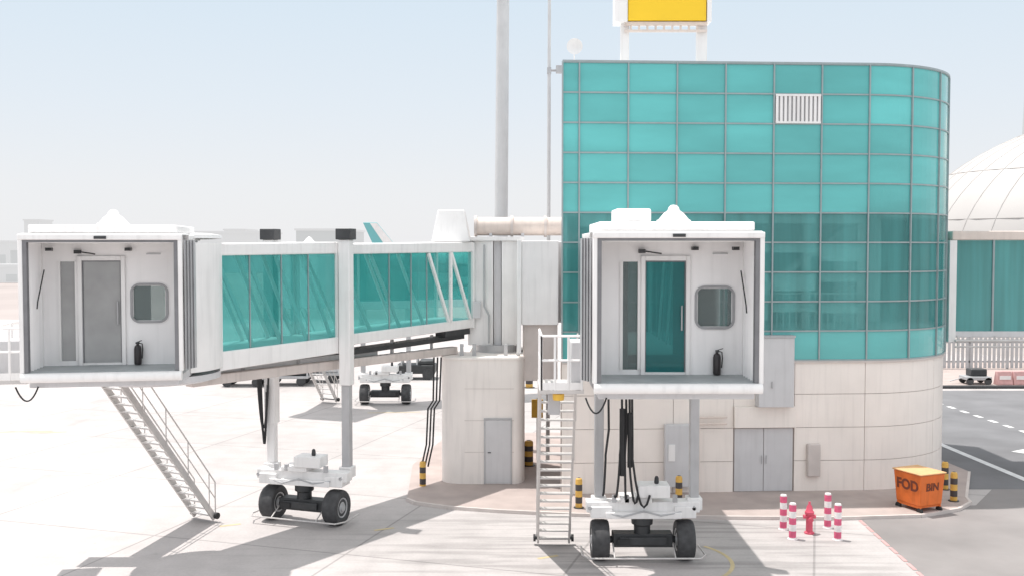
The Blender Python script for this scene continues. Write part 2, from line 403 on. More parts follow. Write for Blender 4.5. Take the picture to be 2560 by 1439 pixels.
# stone base
core = MB(); core.ribbon(allp, alln, -.4, -.07, 0, ZB-.01)
wa, wb = PL, BL
core.bar(Vector((wa.x+.1,wa.y+.2,2.04)), Vector((wb.x+.1,wb.y,2.04)), .12, 4.08); core.bar(BR+Vector((-.15,0,2.04)), endp+Vector((-.15,0,2.04)), .12, 4.08); core.bar(Vector((BL.x,BL.y,2.04)), Vector((BR.x,BR.y,2.04)), .12, 4.08)
core.build('base_core', 'joint', T)
st = MB(); zz = [.02,1.02,2.04,3.06,4.07]
def sp(u): return P0+e*u
DX0 = .14
segs = [(0,1.95),(1.95,3.39),(3.39,5.1+DX0),(6.98+DX0,UE)]
for i in range(4):
    for a,b in segs:
        st.ribbon([sp(a+.008),sp(b-.008)],[nr,nr],-.07,-.02,zz[i]+.008,zz[i+1]-.008)
    if i >= 2: st.ribbon([sp(5.108+DX0),sp(6.972+DX0)],[nr,nr],-.07,-.02,zz[i]+.008,zz[i+1]-.008)
    for a,b in ((0,42),(42,85)):
        pr = [cpt(a+.12+(b-a-.24)*k/10) for k in range(11)]
        st.ribbon([p for p,_ in pr],[n for _,n in pr],-.07,-.02,zz[i]+.008,zz[i+1]-.008)
st.build('stone_base', 'stone', T)
MB().ribbon(allp, alln, -.1, .03, 4.02, 4.12).build('base_cornice', 'kerb', T)
for a,b,c in ((5.14,6.03,5.97),(6.05,6.94,6.11)):
    a += DX0; b += DX0; c += DX0
    d_ = MB().ribbon([sp(a),sp(b)],[nr,nr],-.07,-.035,.1,2.02).build('door_leaf', 'lgrey', T)
    MB().tube([sp(c)+nr*.02+Vector((0,0,.95)), sp(c)+nr*.02+Vector((0,0,1.2))], .015).build('door_handle', 'grey', d_)
hs = MB(); hs.ribbon([sp(5.9),sp(6.98)],[nr,nr],-.02,.35,2.72,4.82); h_ = hs.build('grey_housing', 'lgrey', T, .015)
MB().ribbon([sp(5.88),sp(7.0)],[nr,nr],-.02,.38,4.82,4.88).build('housing_cap', 'grey', h_)
MB().tube([sp(6.3)+nr*.38+Vector((0,0,3.3)), sp(6.3)+nr*.38+Vector((0,0,3.5))], .02).build('housing_latch', 'grey', h_)
MB().ribbon([sp(5.1+DX0),sp(7.0+DX0)],[nr,nr],-.02,.1,2.06,2.70).build('door_lintel', 'stone', T, .01)
wb_ = MB(); wb_.ribbon([sp(7.5),sp(7.9)],[nr,nr],-.02,.14,.55,1.55); wb_.build('wall_box', 'kerb', T, .03)
pf = MB()
for z in (2.2,2.4): pf.tube([sp(4.1)+nr*.12+Vector((0,0,z)), sp(5.0)+nr*.12+Vector((0,0,z))], .035)
for u in (4.15,): pf.tube([sp(u)+nr*.12+Vector((0,0,.09)), sp(u)+nr*.12+Vector((0,0,2.4))], .03)
pf.build('wall_pipe', 'beige', T)
cb = MB(); cb.ribbon([sp(3.1),sp(3.9)],[nr,nr],-.02,.2,.3,2.2); cbo = cb.build('meter_cabinet', 'lgrey', T, .02)
MB().ribbon([sp(3.2),sp(3.4)],[nr,nr],.2,.23,1.1,1.6).build('cabinet_vent', 'white', cbo)

# roof sign
sg = thing('roof_sign', 'yellow sign board in a white frame standing on the building roof', 'sign', (4.8,31.6,13.1))
yl, yr = P(1570,52,31.5), P(1765,52,31.5)
zb = yl.z
MB().box(yl.x, yr.x, 31.45, 31.6, zb, zb+2.3).build('sign_board', 'yellow', sg, .01)
f_ = MB(); f_.box(yl.x-.42, yr.x+.16, 31.62, 32.1, zb-.05, zb+2.4); f_.box(yl.x-.42, yl.x-.02, 31.4, 31.63, zb-.05, zb+2.4); f_.box(yr.x+.02, yr.x+.16, 31.4, 31.63, zb-.05, zb+2.4)
f_.build('sign_frame', 'white', sg, .01)
l_ = MB(); l_.box(yl.x-.2,yl.x+.06,31.7,31.9,13.0,zb-.05); l_.build('leg', 'white', sg)
l_ = MB(); l_.box(yr.x-.24,yr.x+.08,31.7,31.9,13.0,zb-.05); l_.build('leg', 'white', sg)
l_ = MB()
for k in range(9): l_.bar((yl.x+.1+k*.26,31.6,zb-.28),(yl.x+.1+k*.26,31.6,zb-.02),.06,.06)
l_.bar((yl.x-.1,31.6,zb-.3),(yr.x+.05,31.6,zb-.3),.1,.07); l_.bar((yl.x-.1,31.6,zb-.08),(yr.x+.05,31.6,zb-.08),.14,.1); l_.build('light_trough', 'beige', sg)
dsh = thing('satellite_dish', 'small pale dish on the roof near the left corner of the glass building', 'dish', (1.95,30.8,13.05))
MB().tube([(1.9,30.8,12.98),(1.9,30.8,13.5)], .02).build('dish_pole', 'white', dsh)
MB().lathe([(.03,0),(.12,-.02),(.2,-.06),(.24,-.11),(.245,-.115),(.2,-.075),(.12,-.035),(.02,-.012)], (1.9,30.72,13.6), 20, 'y').build('dish_bowl', 'white', dsh)

# ------------------------------------------------------------------ boarding bridge pieces
def wheel(root_part, c, axis_yaw, r=.48, w=.42):
    T_ = yaw_at(c, axis_yaw)
    prof = [(r*.55,-w/2+.03),(r*.62,-w/2),(r*.9,-w/2),(r*.97,-w/2+.04),(r,-w/4),(r,w/4),(r*.97,w/2-.04),(r*.9,w/2),(r*.62,w/2),(r*.55,w/2-.03)]
    o = MB(T_).lathe(prof, (0,0,0), 32, 'x').build('wheel', 'tyre', root_part)
    MB(T_).lathe([(.03,-w/2-.015),(.1,-w/2-.015),(.11,-w/2+.02),(.22,-w/2+.045),(.24,-w/2+.02),(.27,-w/2+.015),(.27,w/2-.015),(.24,w/2-.02),(.22,w/2-.045),(.11,w/2-.02),(.1,w/2+.015),(.03,w/2+.015)], (0,0,0), 24, 'x').build('rim', 'grey', o)
    return o
def bogie(root, c, yaw, ayaw, half, span):
    T_ = yaw_at(c, yaw); A = yaw_at(c, ayaw)
    b = MB(T_)
    b.box(-span-.2,span+.2,-.2,.2,1.18,1.44); b.box(-span+.25,span-.25,-.34,.34,1.06,1.22); b.box(-span-.1,-span+.42,-.28,.28,1.06,1.34); b.box(span-.42,span+.1,-.28,.28,1.06,1.34)
    b.box(-.55,.2,-.3,.3,1.43,1.56)
    body = b.build('bogie_frame', 'white', root, .02)
    MB(T_).box(-.15,.62,-.36,.2,1.565,1.86).build('motor_box', 'white', body, .02)
    MB(T_).lathe([(.05,1.86),(.06,1.9),(.05,2.0),(.03,2.04)], (.33,-.1,0), 12).build('beacon', 'dark', body)
    k = MB(T_)
    for x in (-.7,-.4,.75): k.box(x-.05,x+.05,-.3,-.2,1.45,1.62)
    k.tube([(-.9,-.3,1.2),(-.5,-.36,1.12),(0,-.34,1.25),(.4,-.36,1.15),(.9,-.3,1.22)], .022)
    for x in (-span-.12,span+.05): k.tube([(x,-.22,1.3),(x,-.28,1.3)], .05)
    k.build('hydraulic_fitting', 'grey', body)
    d = MB(A); d.lathe([(.2,.5),(.2,.85),(.26,.87),(.26,1.06)], (0,0,0), 20); d.box(-half+.3,half-.3,-.2,.2,.34,.66); d.box(-half+.45,half-.45,-.27,.27,.4,.6)
    d.tube([(-half,0,.48),(half,0,.48)], .09)
    ax = d.build('axle', 'dark', root, .02)
    MB(A).box(-half+.4,-half+.7,-.31,-.27,.42,.56).build('axle_gearbox', 'black', ax)
    for s in (-1,1): wheel(root, A @ Vector((s*half,0,.48)), ayaw)
    hp = [(-half-.42,.5,.2),(-half-.45,-.35,.2),(-half-.3,-.62,.2),(half+.3,-.62,.2),(half+.45,-.35,.2),(half+.42,.5,.2)]
    h = MB(A).tube(hp, .022, 6)
    for x in (-half+.3,half-.3): h.tube([(x,-.6,.2),(x,-.15,.45)], .018, 6)
    h.build('wheel_guard', 'galv', root)
def column(root, x, y, z_top, zsplit, yaw=0, w=.32, cap=True, inner='grey'):
    T_ = yaw_at((x,y,0), yaw)
    o = MB(T_).box(-w/2,w/2,-w/2,w/2,zsplit,z_top).build('lift_column', 'white', root, .02)
    MB(T_).box(-w*.36,w*.36,-w*.36,w*.36,1.2,zsplit).build('inner_column', inner, o, .015)
    MB(T_).box(-.18,.18,-.18,.18,1.2,1.5).build('column_foot', 'white', o, .02)
    if cap: MB(T_).box(-w*.68,w*.68,-w*.68,w*.68,z_top,z_top+.3).build('column_cap', 'dark', o, .02)
def stairs(root, top, bot, n, width, rails=True):
    top = Vector(top); bot = Vector(bot); d = bot-top; dh = Vector((d.x,d.y,0)).normalized(); sd = Vector((dh.y,-dh.x,0))
    m = MB()
    for s in (-1,1): m.bar(top+sd*s*width/2, bot+sd*s*width/2, .05, .16)
    o = m.build('stair', 'galv', root)
    t = MB()
    for k in range(n):
        c = top.lerp(bot,(k+.5)/n)
        t.bar(c-dh*.1, c+dh*.1, width-.05, .03)
    t.build('stair_tread', 'galv', o)
    for s in (-1,1):
        h = MB()
        off = sd*s*(width/2+.03)
        for hh, rr in ((1.0,.02),(.55,.016)): h.tube([top+off+Vector((0,0,hh)), bot+off+Vector((0,0,hh)), ]+([bot+off+Vector((0,0,.1))] if hh == 1.0 else []), rr, 6)
        for k in range(5):
            q = top.lerp(bot,k/4.3)+off; h.tube([q,q+Vector((0,0,1.0))], .016, 6)
        h.build('stair_handrail', 'galv', o)
        MB().tube([bot+sd*s*(width/2+.09)+Vector((0,0,.08))-sd*.03, bot+sd*s*(width/2+.09)+Vector((0,0,.08))+sd*.03], .09, 14).build('stair_wheel', 'black', o)
    MB().bar(bot-sd*(width/2+.12)+Vector((0,0,.08)), bot+sd*(width/2+.12)+Vector((0,0,.08)), .12, .06).build('stair_axle', 'dark', o)
def railing(mb, pts, h=1.1, n=3):
    pts = [Vector(p) for p in pts]
    for i in range(len(pts)-1):
        a,b = pts[i],pts[i+1]
        for hh in (h,h*.55): mb.tube([a+Vector((0,0,hh)), b+Vector((0,0,hh))], .028, 6)
        for k in range(n+1):
            q = a.lerp(b,k/n); mb.tube([q,q+Vector((0,0,h))], .026, 6)
        mb.bar(a+Vector((0,0,.08)), b+Vector((0,0,.08)), .02, .14)
def cable(root, pts, r=.03): MB().tube(pts, r, 6).build('hanging_cable', 'black', root)
def cab(root, T_, dc, door_mat, strip_mat, ac, curtain):
    def B(): return MB(T_)
    B().box(-1.55,1.55,0,2.6,-.13,0).build('cab_floor', 'floor', root)
    B().tube([(-1.6,-.06,-.11),(1.6,-.06,-.11)], .1, 12).build('front_bumper', 'white', root)
    B().box(-1.5,1.5,.12,2.5,-.34,-.13).build('floor_frame', 'lgrey', root, .02)
    fr = B()
    for s in (-1,1):
        fr.box(s*1.585-.045,s*1.585+.045,-.06,.06,-.02,2.78)
    fr.box(-1.63,1.63,-.08,.06,2.74,2.86)
    fr = fr.build('canopy_frame', 'white', root, .02)
    B().box(-.12,.12,-.11,-.08,2.76,2.82).build('canopy_latch', 'dark', fr)
    sl_ = B()
    for s in (-1,1): sl_.box(min(s*1.46,s*1.54),max(s*1.46,s*1.54),-.045,.1,0,2.74)
    sl_.box(-1.46,1.46,-.045,.1,2.69,2.74)
    sl_.build('canopy_seal', 'seal', fr)
    for s in curtain:
        cu = B(); xs = [1.64+.024*k for k in range(9)]
        pts_ = [(s*x, (-.03 if k%2 else .06)+.05*k) for k,x in enumerate(xs)]
        for (xa_,ya_),(xb2,yb2) in zip(pts_[:-1],pts_[1:]):
            cu.face([(xa_,ya_,.0),(xb2,yb2,.0),(xb2,yb2,2.74),(xa_,ya_,2.74)])
        cu.face([(pts_[-1][0],pts_[-1][1],0),(s*1.56,1.0,0),(s*1.56,1.0,2.74),(pts_[-1][0],pts_[-1][1],2.74)])
        cu.build('side_curtain', 'grey', root, sharp=15)
    N_ = 9
    for s in (-1,1):
        be = B()
        for k in range(N_):
            y0, y1 = .06+.9*k/N_, .06+.9*(k+1)/N_
            x0, x1 = (1.60,1.47) if k%2 == 0 else (1.47,1.60)
            be.face([(s*x0,y0,.0),(s*x1,y1,.0),(s*x1,y1,2.74),(s*x0,y0,2.74)])
        be.build('canopy_bellows', 'inner', root, sharp=15)
        B().box(min(s*1.5,s*1.56),max(s*1.5,s*1.56),.96,2.6,0,2.74).build('side_wall', 'inner', root)
    be = B()
    for k in range(N_):
        y0, y1 = .06+.9*k/N_, .06+.9*(k+1)/N_
        z0, z1 = (2.82,2.68) if k%2 == 0 else (2.68,2.82)
        be.face([(-1.52,y0,z0),(1.52,y0,z0),(1.52,y1,z1),(-1.52,y1,z1)])
    be.build('canopy_bellows', 'inner', root, sharp=15)
    rf = B(); rf.box(-1.62,1.62,.98,2.62,2.745,2.86); rf.box(-1.62,1.62,.07,.97,2.84,2.88)
    rf = rf.build('cab_roof', 'white', root, .02)
    B().box(-1.5,1.5,.2,2.55,2.885,3.06).build('roof_cover', 'white', rf, .03)
    B().lathe([(.34,3.06),(.34,3.1),(.3,3.12),(.2,3.24),(.12,3.3),(.1,3.36),(.06,3.4),(.0,3.41)], (.05,.9,0), 24).build('roof_dome', 'white', rf)
    if ac: B().prism([(-1.12,.7),(-.42,.7),(-.42,1.6),(-1.12,1.6)], 3.06, 3.33).build('roof_box', 'white', rf, .04)
    y0, y1 = 1.2, 1.26
    bw = B()
    bw.box(-1.5,dc-.92,y0,y1,0,2.745); bw.box(dc-.92,dc-.5,y0,y1,2.28,2.745); bw.box(dc-.92,dc-.5,y0,y1,0,.1); bw.box(dc-.5,dc+.5,y0,y1,2.4,2.745)
    wx, wz = dc+1.0, 1.36
    bw.box(dc+.5,wx-.34,y0,y1,0,2.745); bw.box(wx+.34,1.5,y0,y1,0,2.745); bw.box(wx-.34,wx+.34,y0,y1,0,wz-.38); bw.box(wx-.34,wx+.34,y0,y1,wz+.38,2.745)
    back = bw.build('back_wall', 'inner', root)
    w = B(); w.box(wx-.36,wx+.36,y0+.025,y0+.035,wz-.4,wz+.4)
    win = w.build('cab_window', 'clear', root)
    o_, i_ = rrect(.405,.44,.2), rrect(.355,.39,.14); n = len(o_); vs = []; fs = []
    for (ax,az),(bx,bz) in zip(o_,i_): vs += [(wx+ax,y0-.03,wz+az),(wx+bx,y0-.03,wz+bz),(wx+ax,y0+.03,wz+az),(wx+bx,y0+.03,wz+bz)]
    for k in range(n):
        a=4*k; b=4*((k+1)%n); fs += [(a,b,b+1,a+1),(a,a+2,b+2,b),(a+1,b+1,b+3,a+3)]
    B().add(vs,fs).build('window_frame', 'fabric', win)
    sw = B().box(dc-.88,dc-.55,y0+.02,y0+.04,.1,2.28).build('side_window', strip_mat, root)
    B().box(dc-.92,dc-.86,y0-.03,y0+.07,.1,2.28).box(dc-.56,dc-.5,y0-.03,y0+.07,.1,2.28).build('window_frame', 'white', sw)
    df = B(); df.box(dc-.5,dc-.41,y0-.06,y0+.08,0,2.4); df.box(dc+.41,dc+.5,y0-.06,y0+.08,0,2.4); df.box(dc-.41,dc+.41,y0-.06,y0+.08,2.3,2.4); df.box(dc-.41,dc+.41,y0-.04,y0+.08,0,.05)
    df = df.build('door_frame', 'white', root, .01)
    B().box(dc-.41,dc+.41,y0+.01,y0+.03,.05,2.3).build('door_pane', door_mat, df)
    gk = B()
    for s in (-1,1): gk.box(dc+s*.40-.012,dc+s*.40+.012,y0-.01,y0+.009,.05,2.3)
    gk.box(dc-.388,dc+.388,y0-.01,y0+.009,2.275,2.3); gk.build('door_gasket', 'seal', df)
    B().tube([(dc+.33,y0-.04,.9),(dc+.33,y0-.04,1.4)], .018).build('door_handle', 'grey', df)
    B().box(dc-.55,dc-.42,y0-.12,y0,2.45,2.53).tube([(dc-.5,y0-.1,2.5),(dc-.1,y0-.14,2.44)], .015).build('door_closer', 'dark', root)
    for x,y in ((dc+.58,y0-.08),(-curtain[0]*1.31,1.0)):
        B().box(x-.06,x+.06,y-.08,y+.08,2.51,2.58).build('ceiling_fitting', 'dark', root)
    s = -curtain[0]; B().tube([(s*1.42,1.0,2.1),(s*1.40,.45,1.45),(s*1.4,.4,1.3)], .014, 6).build('canopy_arm', 'dark', root)
    B().box(dc+.95,dc+1.25,y0-.03,y0,2.43,2.455).build('label_strip', 'grey', root)
def extinguisher(T_, x, label):
    base = T_ @ Vector((x,1.08,.0))
    t = thing('fire_extinguisher', label, 'fire extinguisher', base)
    def B(): return MB(Matrix.Translation(base))
    B().lathe([(.06,.01),(.075,.02),(.08,.06),(.08,.36),(.065,.42),(.03,.45),(.03,.47)], (0,0,0), 18).build('cylinder_body', 'ext', t)
    B().box(-.03,.03,-.05,.03,.47,.51).bar((0,-.03,.51),(.11,-.06,.55),.025,.015).build('valve', 'dark', t)
    B().tube([(.03,0,.49),(.1,0,.47),(.11,0,.35),(.095,0,.15)], .012, 6).build('hose', 'black', t)
def drum(root, cx, cy, r, z0, z1, arcs):
    for a0, a1 in arcs:
        m = MB(); pts = []; nn = []
        for k in range(17):
            t = R(a0+(a1-a0)*k/16); v = Vector((math.cos(t),math.sin(t),0)); pts.append(Vector((cx,cy,0))+v*r); nn.append(v)
        m.ribbon(pts, nn, -.06, 0, z0, z1).build('cab_joint', 'white', root)
def tunnel(root, A, d, n, w, s0, s1, z_of, mulls, braces, glassm='tealtun', inset=0):
    def pt(s, t, z): return Vector((A.x+d.x*s+n.x*t, A.y+d.y*s+n.y*t, z))
    def slab(mb, sa, sb, ta, tb, za, zb):
        v = []
        for s in (sa,sb):
            for t,z in ((ta,za(s)),(tb,za(s)),(tb,zb(s)),(ta,zb(s))): v.append(pt(s,t,z))
        mb.add(v, [(0,1,2,3),(7,6,5,4),(0,4,5,1),(1,5,6,2),(2,6,7,3),(3,7,4,0)])
    t0, t1 = -inset, -w+inset
    m = MB(); slab(m, s0, s1, t0+.03, t1-.03, lambda s: z_of(s)[2], lambda s: z_of(s)[3]); m.build('tunnel_roof', 'white', root, .03)
    m = MB(); slab(m, s0, s1, t0+.02, t1-.02, lambda s: z_of(s)[0]+.12, lambda s: z_of(s)[1]); m.build('tunnel_floor', 'white', root, .02)
    for side, tt in ((1,t0),(-1,t1)):
        ml = [s0]+mulls+[s1] if side == 1 else [s0,s1]
        for a, b in zip(ml[:-1], ml[1:]):
            MB().face([pt(a,tt-.04*side,z_of(a)[1]),pt(b,tt-.04*side,z_of(b)[1]),pt(b,tt-.04*side,z_of(b)[2]),pt(a,tt-.04*side,z_of(a)[2])]).build('glass_pane', glassm, root)
    for s in mulls: MB().bar(pt(s,t0-.03,z_of(s)[1]), pt(s,t0-.03,z_of(s)[2]), .028, .035, up=(n.x,n.y,0)).build('tunnel_mullion', 'mull', root)
    for a, b in braces:
        for tt in (t0-.09, t1+.14):
            MB().bar(pt(a,tt,z_of(a)[2]), pt(b,tt,z_of(b)[1]), .10, .05, up=(n.x,n.y,0)).build('brace', 'white', root)
    for s in (s0+.04, s1-.04):
        for tt in (t0,t1): MB().bar(pt(s,tt,z_of(s)[0]+.12), pt(s,tt,z_of(s)[3]-.02), .1, .1, up=(n.x,n.y,0)).build('portal_post', 'white', root, .01)
    return pt

# ------------------------------------------------------------------ left bridge
LB = thing('jet_bridge', 'long boarding bridge on the left with glass tunnel running back to the round column', 'jet bridge', (-5.7,27.4,0))
TL = yaw_at((-8.58,20.9,4.92), 9)
cab(LB, TL, -.28, 'frost', 'frost', False, (1,))
extinguisher(TL, .48, 'black fire extinguisher on the floor of the left bridge cab')
drum(LB, -8.45, 23.75, 1.5, 4.65, 7.62, ((-42,70),(115,215)))
MB().lathe([(1.3,7.70),(1.52,7.72),(1.5,7.80),(1.2,7.84)], (-8.45,23.75,0), 40).build('joint_roof', 'white', LB)
MB().lathe([(1.2,4.35),(1.45,4.42),(1.45,4.56)], (-8.45,23.75,0), 40).build('joint_base', 'lgrey', LB)
A = Vector((-7.06,24.0,0)); Bq = Vector((-1.18,32.7,0)); dL = (Bq-A).normalized(); nL = Vector((dL.y,-dL.x,0)); LL = (Bq-A).length
def zL(s):
    k = s/LL; return (4.42+.2*k, 5.0+.17*k, 7.31+.07*k, 7.6+.15*k)
def zL2(s):
    a = zL(s); return (a[0]+.16,a[1]+.02,a[2]-.02,a[3]-.06)
ptL = tunnel(LB, A, dL, nL, 1.72, 0, 4.1, zL, [1.0,2.05,3.0], [(-.0,1.15),(.95,2.1),(1.9,3.0),(2.8,3.9)])
tunnel(LB, A, dL, nL, 1.72, 4.1, LL, zL2, [6.35,7.35,8.1,9.25], [(4.3,5.6),(5.6,6.9),(6.8,8.0)], inset=.1)
for a,b in ((8.15,9.15),(9.3,10.3)):
    MB().bar(ptL(a,-.09,zL2(a)[2]-.02), ptL(b,-.09,zL2(b)[1]), .09, .08, up=(nL.x,nL.y,0)).build('brace', 'white', LB)
m = MB()
for s in (9.25,): m.bar(ptL(s,-.08,zL2(s)[1]), ptL(s,-.08,zL2(s)[2]), .1, .08, up=(nL.x,nL.y,0))
m.build('tunnel_post', 'white', LB)
m = MB(); m.bar(ptL(-.6,-.35,4.32), ptL(9.8,-.35,4.2), .28, .24); m.build('cable_trough', 'pinkbeam', LB, .02)
MB().bar(ptL(4.6,-.5,4.55), ptL(10.2,-.5,4.62), .5, .14).build('dark_gap_bar', 'dark', LB)  # dark bar filling the gap between tunnel floor and cable trough
MB().bar(ptL(9.0,-.3,4.8), ptL(10.3,-.3,4.8), .4, .2).build('dark_recess_box', 'dark', LB)  # dark box filling the recess at the rotunda end
m = MB(); m.bar(ptL(.2,-.9,4.42), ptL(6.2,-.9,4.42), .9, .18); m.build('under_frame', 'lgrey', LB)
for k in range(5):
    s = 1.2+1.9*k; MB().bar(ptL(s,-.5,4.2), ptL(s,-.5,4.75), .08, .3).build('trough_bracket', 'grey', LB)
nx = ptL(4.2,.2,0); fx = ptL(3.42,-1.92,0)
cc = (nx+fx)/2; yw = math.degrees(math.atan2(nx.y-fx.y, nx.x-fx.x)); spn = (nx-fx).length/2
column(LB, nx.x, nx.y, 7.72, 3.75, yw); column(LB, fx.x, fx.y, 7.72, 2.6, yw, inner='white')
bogie(LB, (cc.x-.06,cc.y-.42,0), yw, -19, .98, spn)
stairs(LB, (-9.98,24.55,4.35), (-8.48,27.35,.1), 19, .72)
pl = MB(TL); pl.box(-2.55,-1.66,.5,3.3,-.3,-.22); o = pl.build('service_platform', 'galv', LB)
m = MB(TL); railing(m, [(-1.75,.52,-.22),(-2.52,.52,-.22),(-2.52,3.25,-.22)]); m.build('platform_railing', 'white', o)
m = MB(TL); m.box(-2.35,-1.8,.9,1.5,-.22,.6); m.build('equipment_box', 'lgrey', o, .03)
MB().box(-11.3,-9.55,23.9,24.65,4.3,4.38).build('stair_landing', 'galv', LB)
cable(LB, catenary(TL@Vector((-1.75,.05,-.3)), TL@Vector((-1.3,.05,-.3)), .3), .018)
q = fx+Vector((-.35,-.25,0))
for k in range(3):
    cable(LB, catenary((q.x+.05*k,q.y,4.2),(q.x+.32-.04*k,q.y+.05*k,3.9-.2*k),1.55+.12*k))
for k in range(3):
    MB().tube([P(1085+9*k, 892, 31.0), P(1083+8*k,1000,31), P(1070+8*k,1020,31), P(1066+8*k,1110,31.1), P(1054+8*k,1165,31.1)], .03, 6).build('ground_cable', 'black', LB)
hp = ptL(10.15,-.72,0)
v = [(hp.x-.62,hp.y-.6,7.7),(hp.x+.62,hp.y-.6,7.7),(hp.x+.62,hp.y+.6,7.7),(hp.x-.62,hp.y+.6,7.7),
     (hp.x-.42,hp.y-.45,8.72),(hp.x+.42,hp.y-.45,8.72),(hp.x+.42,hp.y+.45,8.72),(hp.x-.42,hp.y+.45,8.72)]
MB().add(v,[(0,3,2,1),(4,5,6,7),(0,1,5,4),(1,2,6,5),(2,3,7,6),(3,0,4,7)]).build('air_hood', 'white', LB, .025)

# rotunda, corridor and its column
RO = thing('bridge_rotunda', 'white boxy rotunda and corridor joining the left bridge to the glass building', 'corridor', (-.5,33.8,4.1))
MB().prism([(-1.45,32.9),(-.62,32.72),(-.62,34.6),(-1.45,34.6)], 4.3, 7.72).build('rotunda_wall', 'white', RO, .02)
MB().prism([(-.60,32.9),(-.36,32.9),(-.36,34.6),(-.60,34.6)], 4.3, 7.72).build('rotunda_recess', 'lgrey', RO)
MB().prism([(-.34,32.72),(.3,32.85),(.3,34.6),(-.34,34.6)], 4.3, 7.72).build('rotunda_wall', 'white', RO, .02)
MB().prism([(-1.5,32.65),(.4,32.65),(.4,34.7),(-1.5,34.7)], 7.72, 7.86).build('rotunda_roof', 'white', RO, .02)
MB().box(.3,1.46,31.4,33.9,5.08,7.72).box(1.46,1.85,32.2,33.9,5.1,7.7).build('corridor_box', 'white', RO, .02)
MB().box(.36,1.44,31.55,33.6,3.3,5.07).build('lower_housing', 'kerb', RO, .02)
MB().box(.16,.29,31.3,31.6,4.2,7.74).build('corner_post', 'white', RO, .01)
MB().tube([(-.9,32.62,7.6),(-.9,32.62,5.6),(-.75,32.6,5.3),(-.75,32.6,4.4)], .035, 8).build('wall_conduit', 'grey', RO)
MB().box(-1.3,-1.02,32.66,32.84,5.2,5.75).build('junction_box', 'lgrey', RO, .02)
DU = thing('ventilation_duct', 'fat beige insulated duct running above the white rotunda into the glass building', 'duct', (.3,33.0,7.86))
MB().tube([(-1.2,33.0,8.2),(-.05,33.0,8.2),(1.8,33.0,8.2)], .3, 20).build('duct_pipe', 'beige', DU)
for x in (-1.24,-.05,1.05): MB().tube([(x,33.0,8.2),(x+.09,33.0,8.2)], .35, 20).build('duct_flange', 'kerb', DU)
for x in (-.7,.35): MB().box(x-.05,x+.05,32.8,33.2,7.86,7.98).build('duct_saddle', 'lgrey', DU)
CO = thing('support_column', 'broad pale concrete column block with a grey door under the rotunda', 'column', (-.9,33,0))
xl, xr = P(1102,1220,31.2).x, P(1312,1220,31.2).x
poly = []
for k in range(7):
    t = R(180+90*k/6); poly.append((xl+.75+.75*math.cos(t), 31.75+.55*math.sin(t)))
for k in range(7):
    t = R(270+90*k/6); poly.append((xr-.34+.34*math.cos(t), 31.75+.55*math.sin(t)))
poly += [(xr,34.6),(xl,34.6)]
cxm = (xl+xr)/2
MB().prism(poly, .07, 4.0).build('column_wall', 'conc', CO, 0, sharp=30)
MB().prism([(cxm+(x-cxm)*1.015, 33+(y-33)*1.015) for x,y in poly], 4.0, 4.08).build('column_cap', 'conc', CO, .01)
jm = MB()
for z in (1.1,2.1,3.1): jm.bar((xl+.75,31.197,z),(xr-.34,31.197,z),.012,.014)
jm.build('wall_joint', 'kerb', CO)
a, b = P(1210,1220,31.2).x, P(1280,1220,31.2).x
dd_ = MB().box(a+.04,b-.04,31.17,31.25,.11,2.12).build('steel_door', 'lgrey', CO, .008)
MB().box(a,a+.04,31.16,31.25,.10,2.18).box(b-.04,b,31.16,31.25,.10,2.18).box(a+.04,b-.04,31.16,31.25,2.13,2.18).build('door_frame', 'grey', dd_)
MB().tube([(a+.12,31.13,1.1),(a+.22,31.13,1.1)], .015).build('door_handle', 'dark', dd_)
for x in (-1.6,-1.2,-.2,.2): MB().box(x-.06,x+.06,31.7,31.82,4.08,4.45).build('bearing_post', 'grey', CO)
MB().lathe([(.7,4.08),(.7,4.32)], (-.5,33.2,0), 24).build('bearing_ring', 'grey', CO)

# ------------------------------------------------------------------ right bridge
RB = thing('jet_bridge', 'short boarding bridge in front of the glass building, its open cab facing us', 'jet bridge', (3.12,23.9,0))
TR = yaw_at((3.16,19.0,4.94), 0)
cab(RB, TR, -.06, 'tealdoor', 'clear', True, (-1,))
extinguisher(TR, .97, 'black fire extinguisher on the floor of the right bridge cab')
drum(RB, 3.12, 22.3, 1.5, 4.8, 7.7, ((-62,62),(118,242)))
MB().lathe([(1.3,7.70),(1.56,7.72),(1.56,7.8),(1.2,7.86)], (3.12,22.3,0), 36).build('joint_roof', 'white', RB)
MB().lathe([(1.2,4.5),(1.5,4.6),(1.5,4.8)], (3.12,22.3,0), 36).build('joint_base', 'lgrey', RB)
def zR(s): return (4.5,5.0,7.45,7.72)
tunnel(RB, Vector((4.12,23.4,0)), Vector((0,1,0)), Vector((1,0,0)), 1.9, 0, 6.4, zR, [1.2,2.4,3.6,4.8], [(.3,1.3),(1.6,2.6),(3.0,4.0)])
column(RB, 2.1, 24.0, 7.8, 4.35, 0, .3, False); column(RB, 4.4, 24.0, 7.8, 4.2, 0, .3, False)
bogie(RB, (3.14,23.9,0), 0, 0, 1.02, 1.16)
stairs(RB, (1.02,21.9,4.62), (1.05,25.05,.1), 20, .78)
o = MB().box(.56,1.46,20.2,21.9,4.55,4.62).build('service_platform', 'galv', RB)
m = MB(); railing(m, [(1.42,20.22,4.62),(.6,20.22,4.62),(.6,21.85,4.62)]); m.build('platform_railing', 'white', o)
MB().box(1.2,1.45,20.3,21.0,4.62,5.6).build('equipment_box', 'lgrey', o, .03)
MB().lathe([(.11,4.4),(.12,4.45),(.12,4.53),(.05,4.55)], (.95,20.35,0), 14).build('warning_lamp', 'safety', o)
MB().box(.75,1.0,20.6,20.9,4.05,4.5).build('junction_box', 'grey', o, .02)
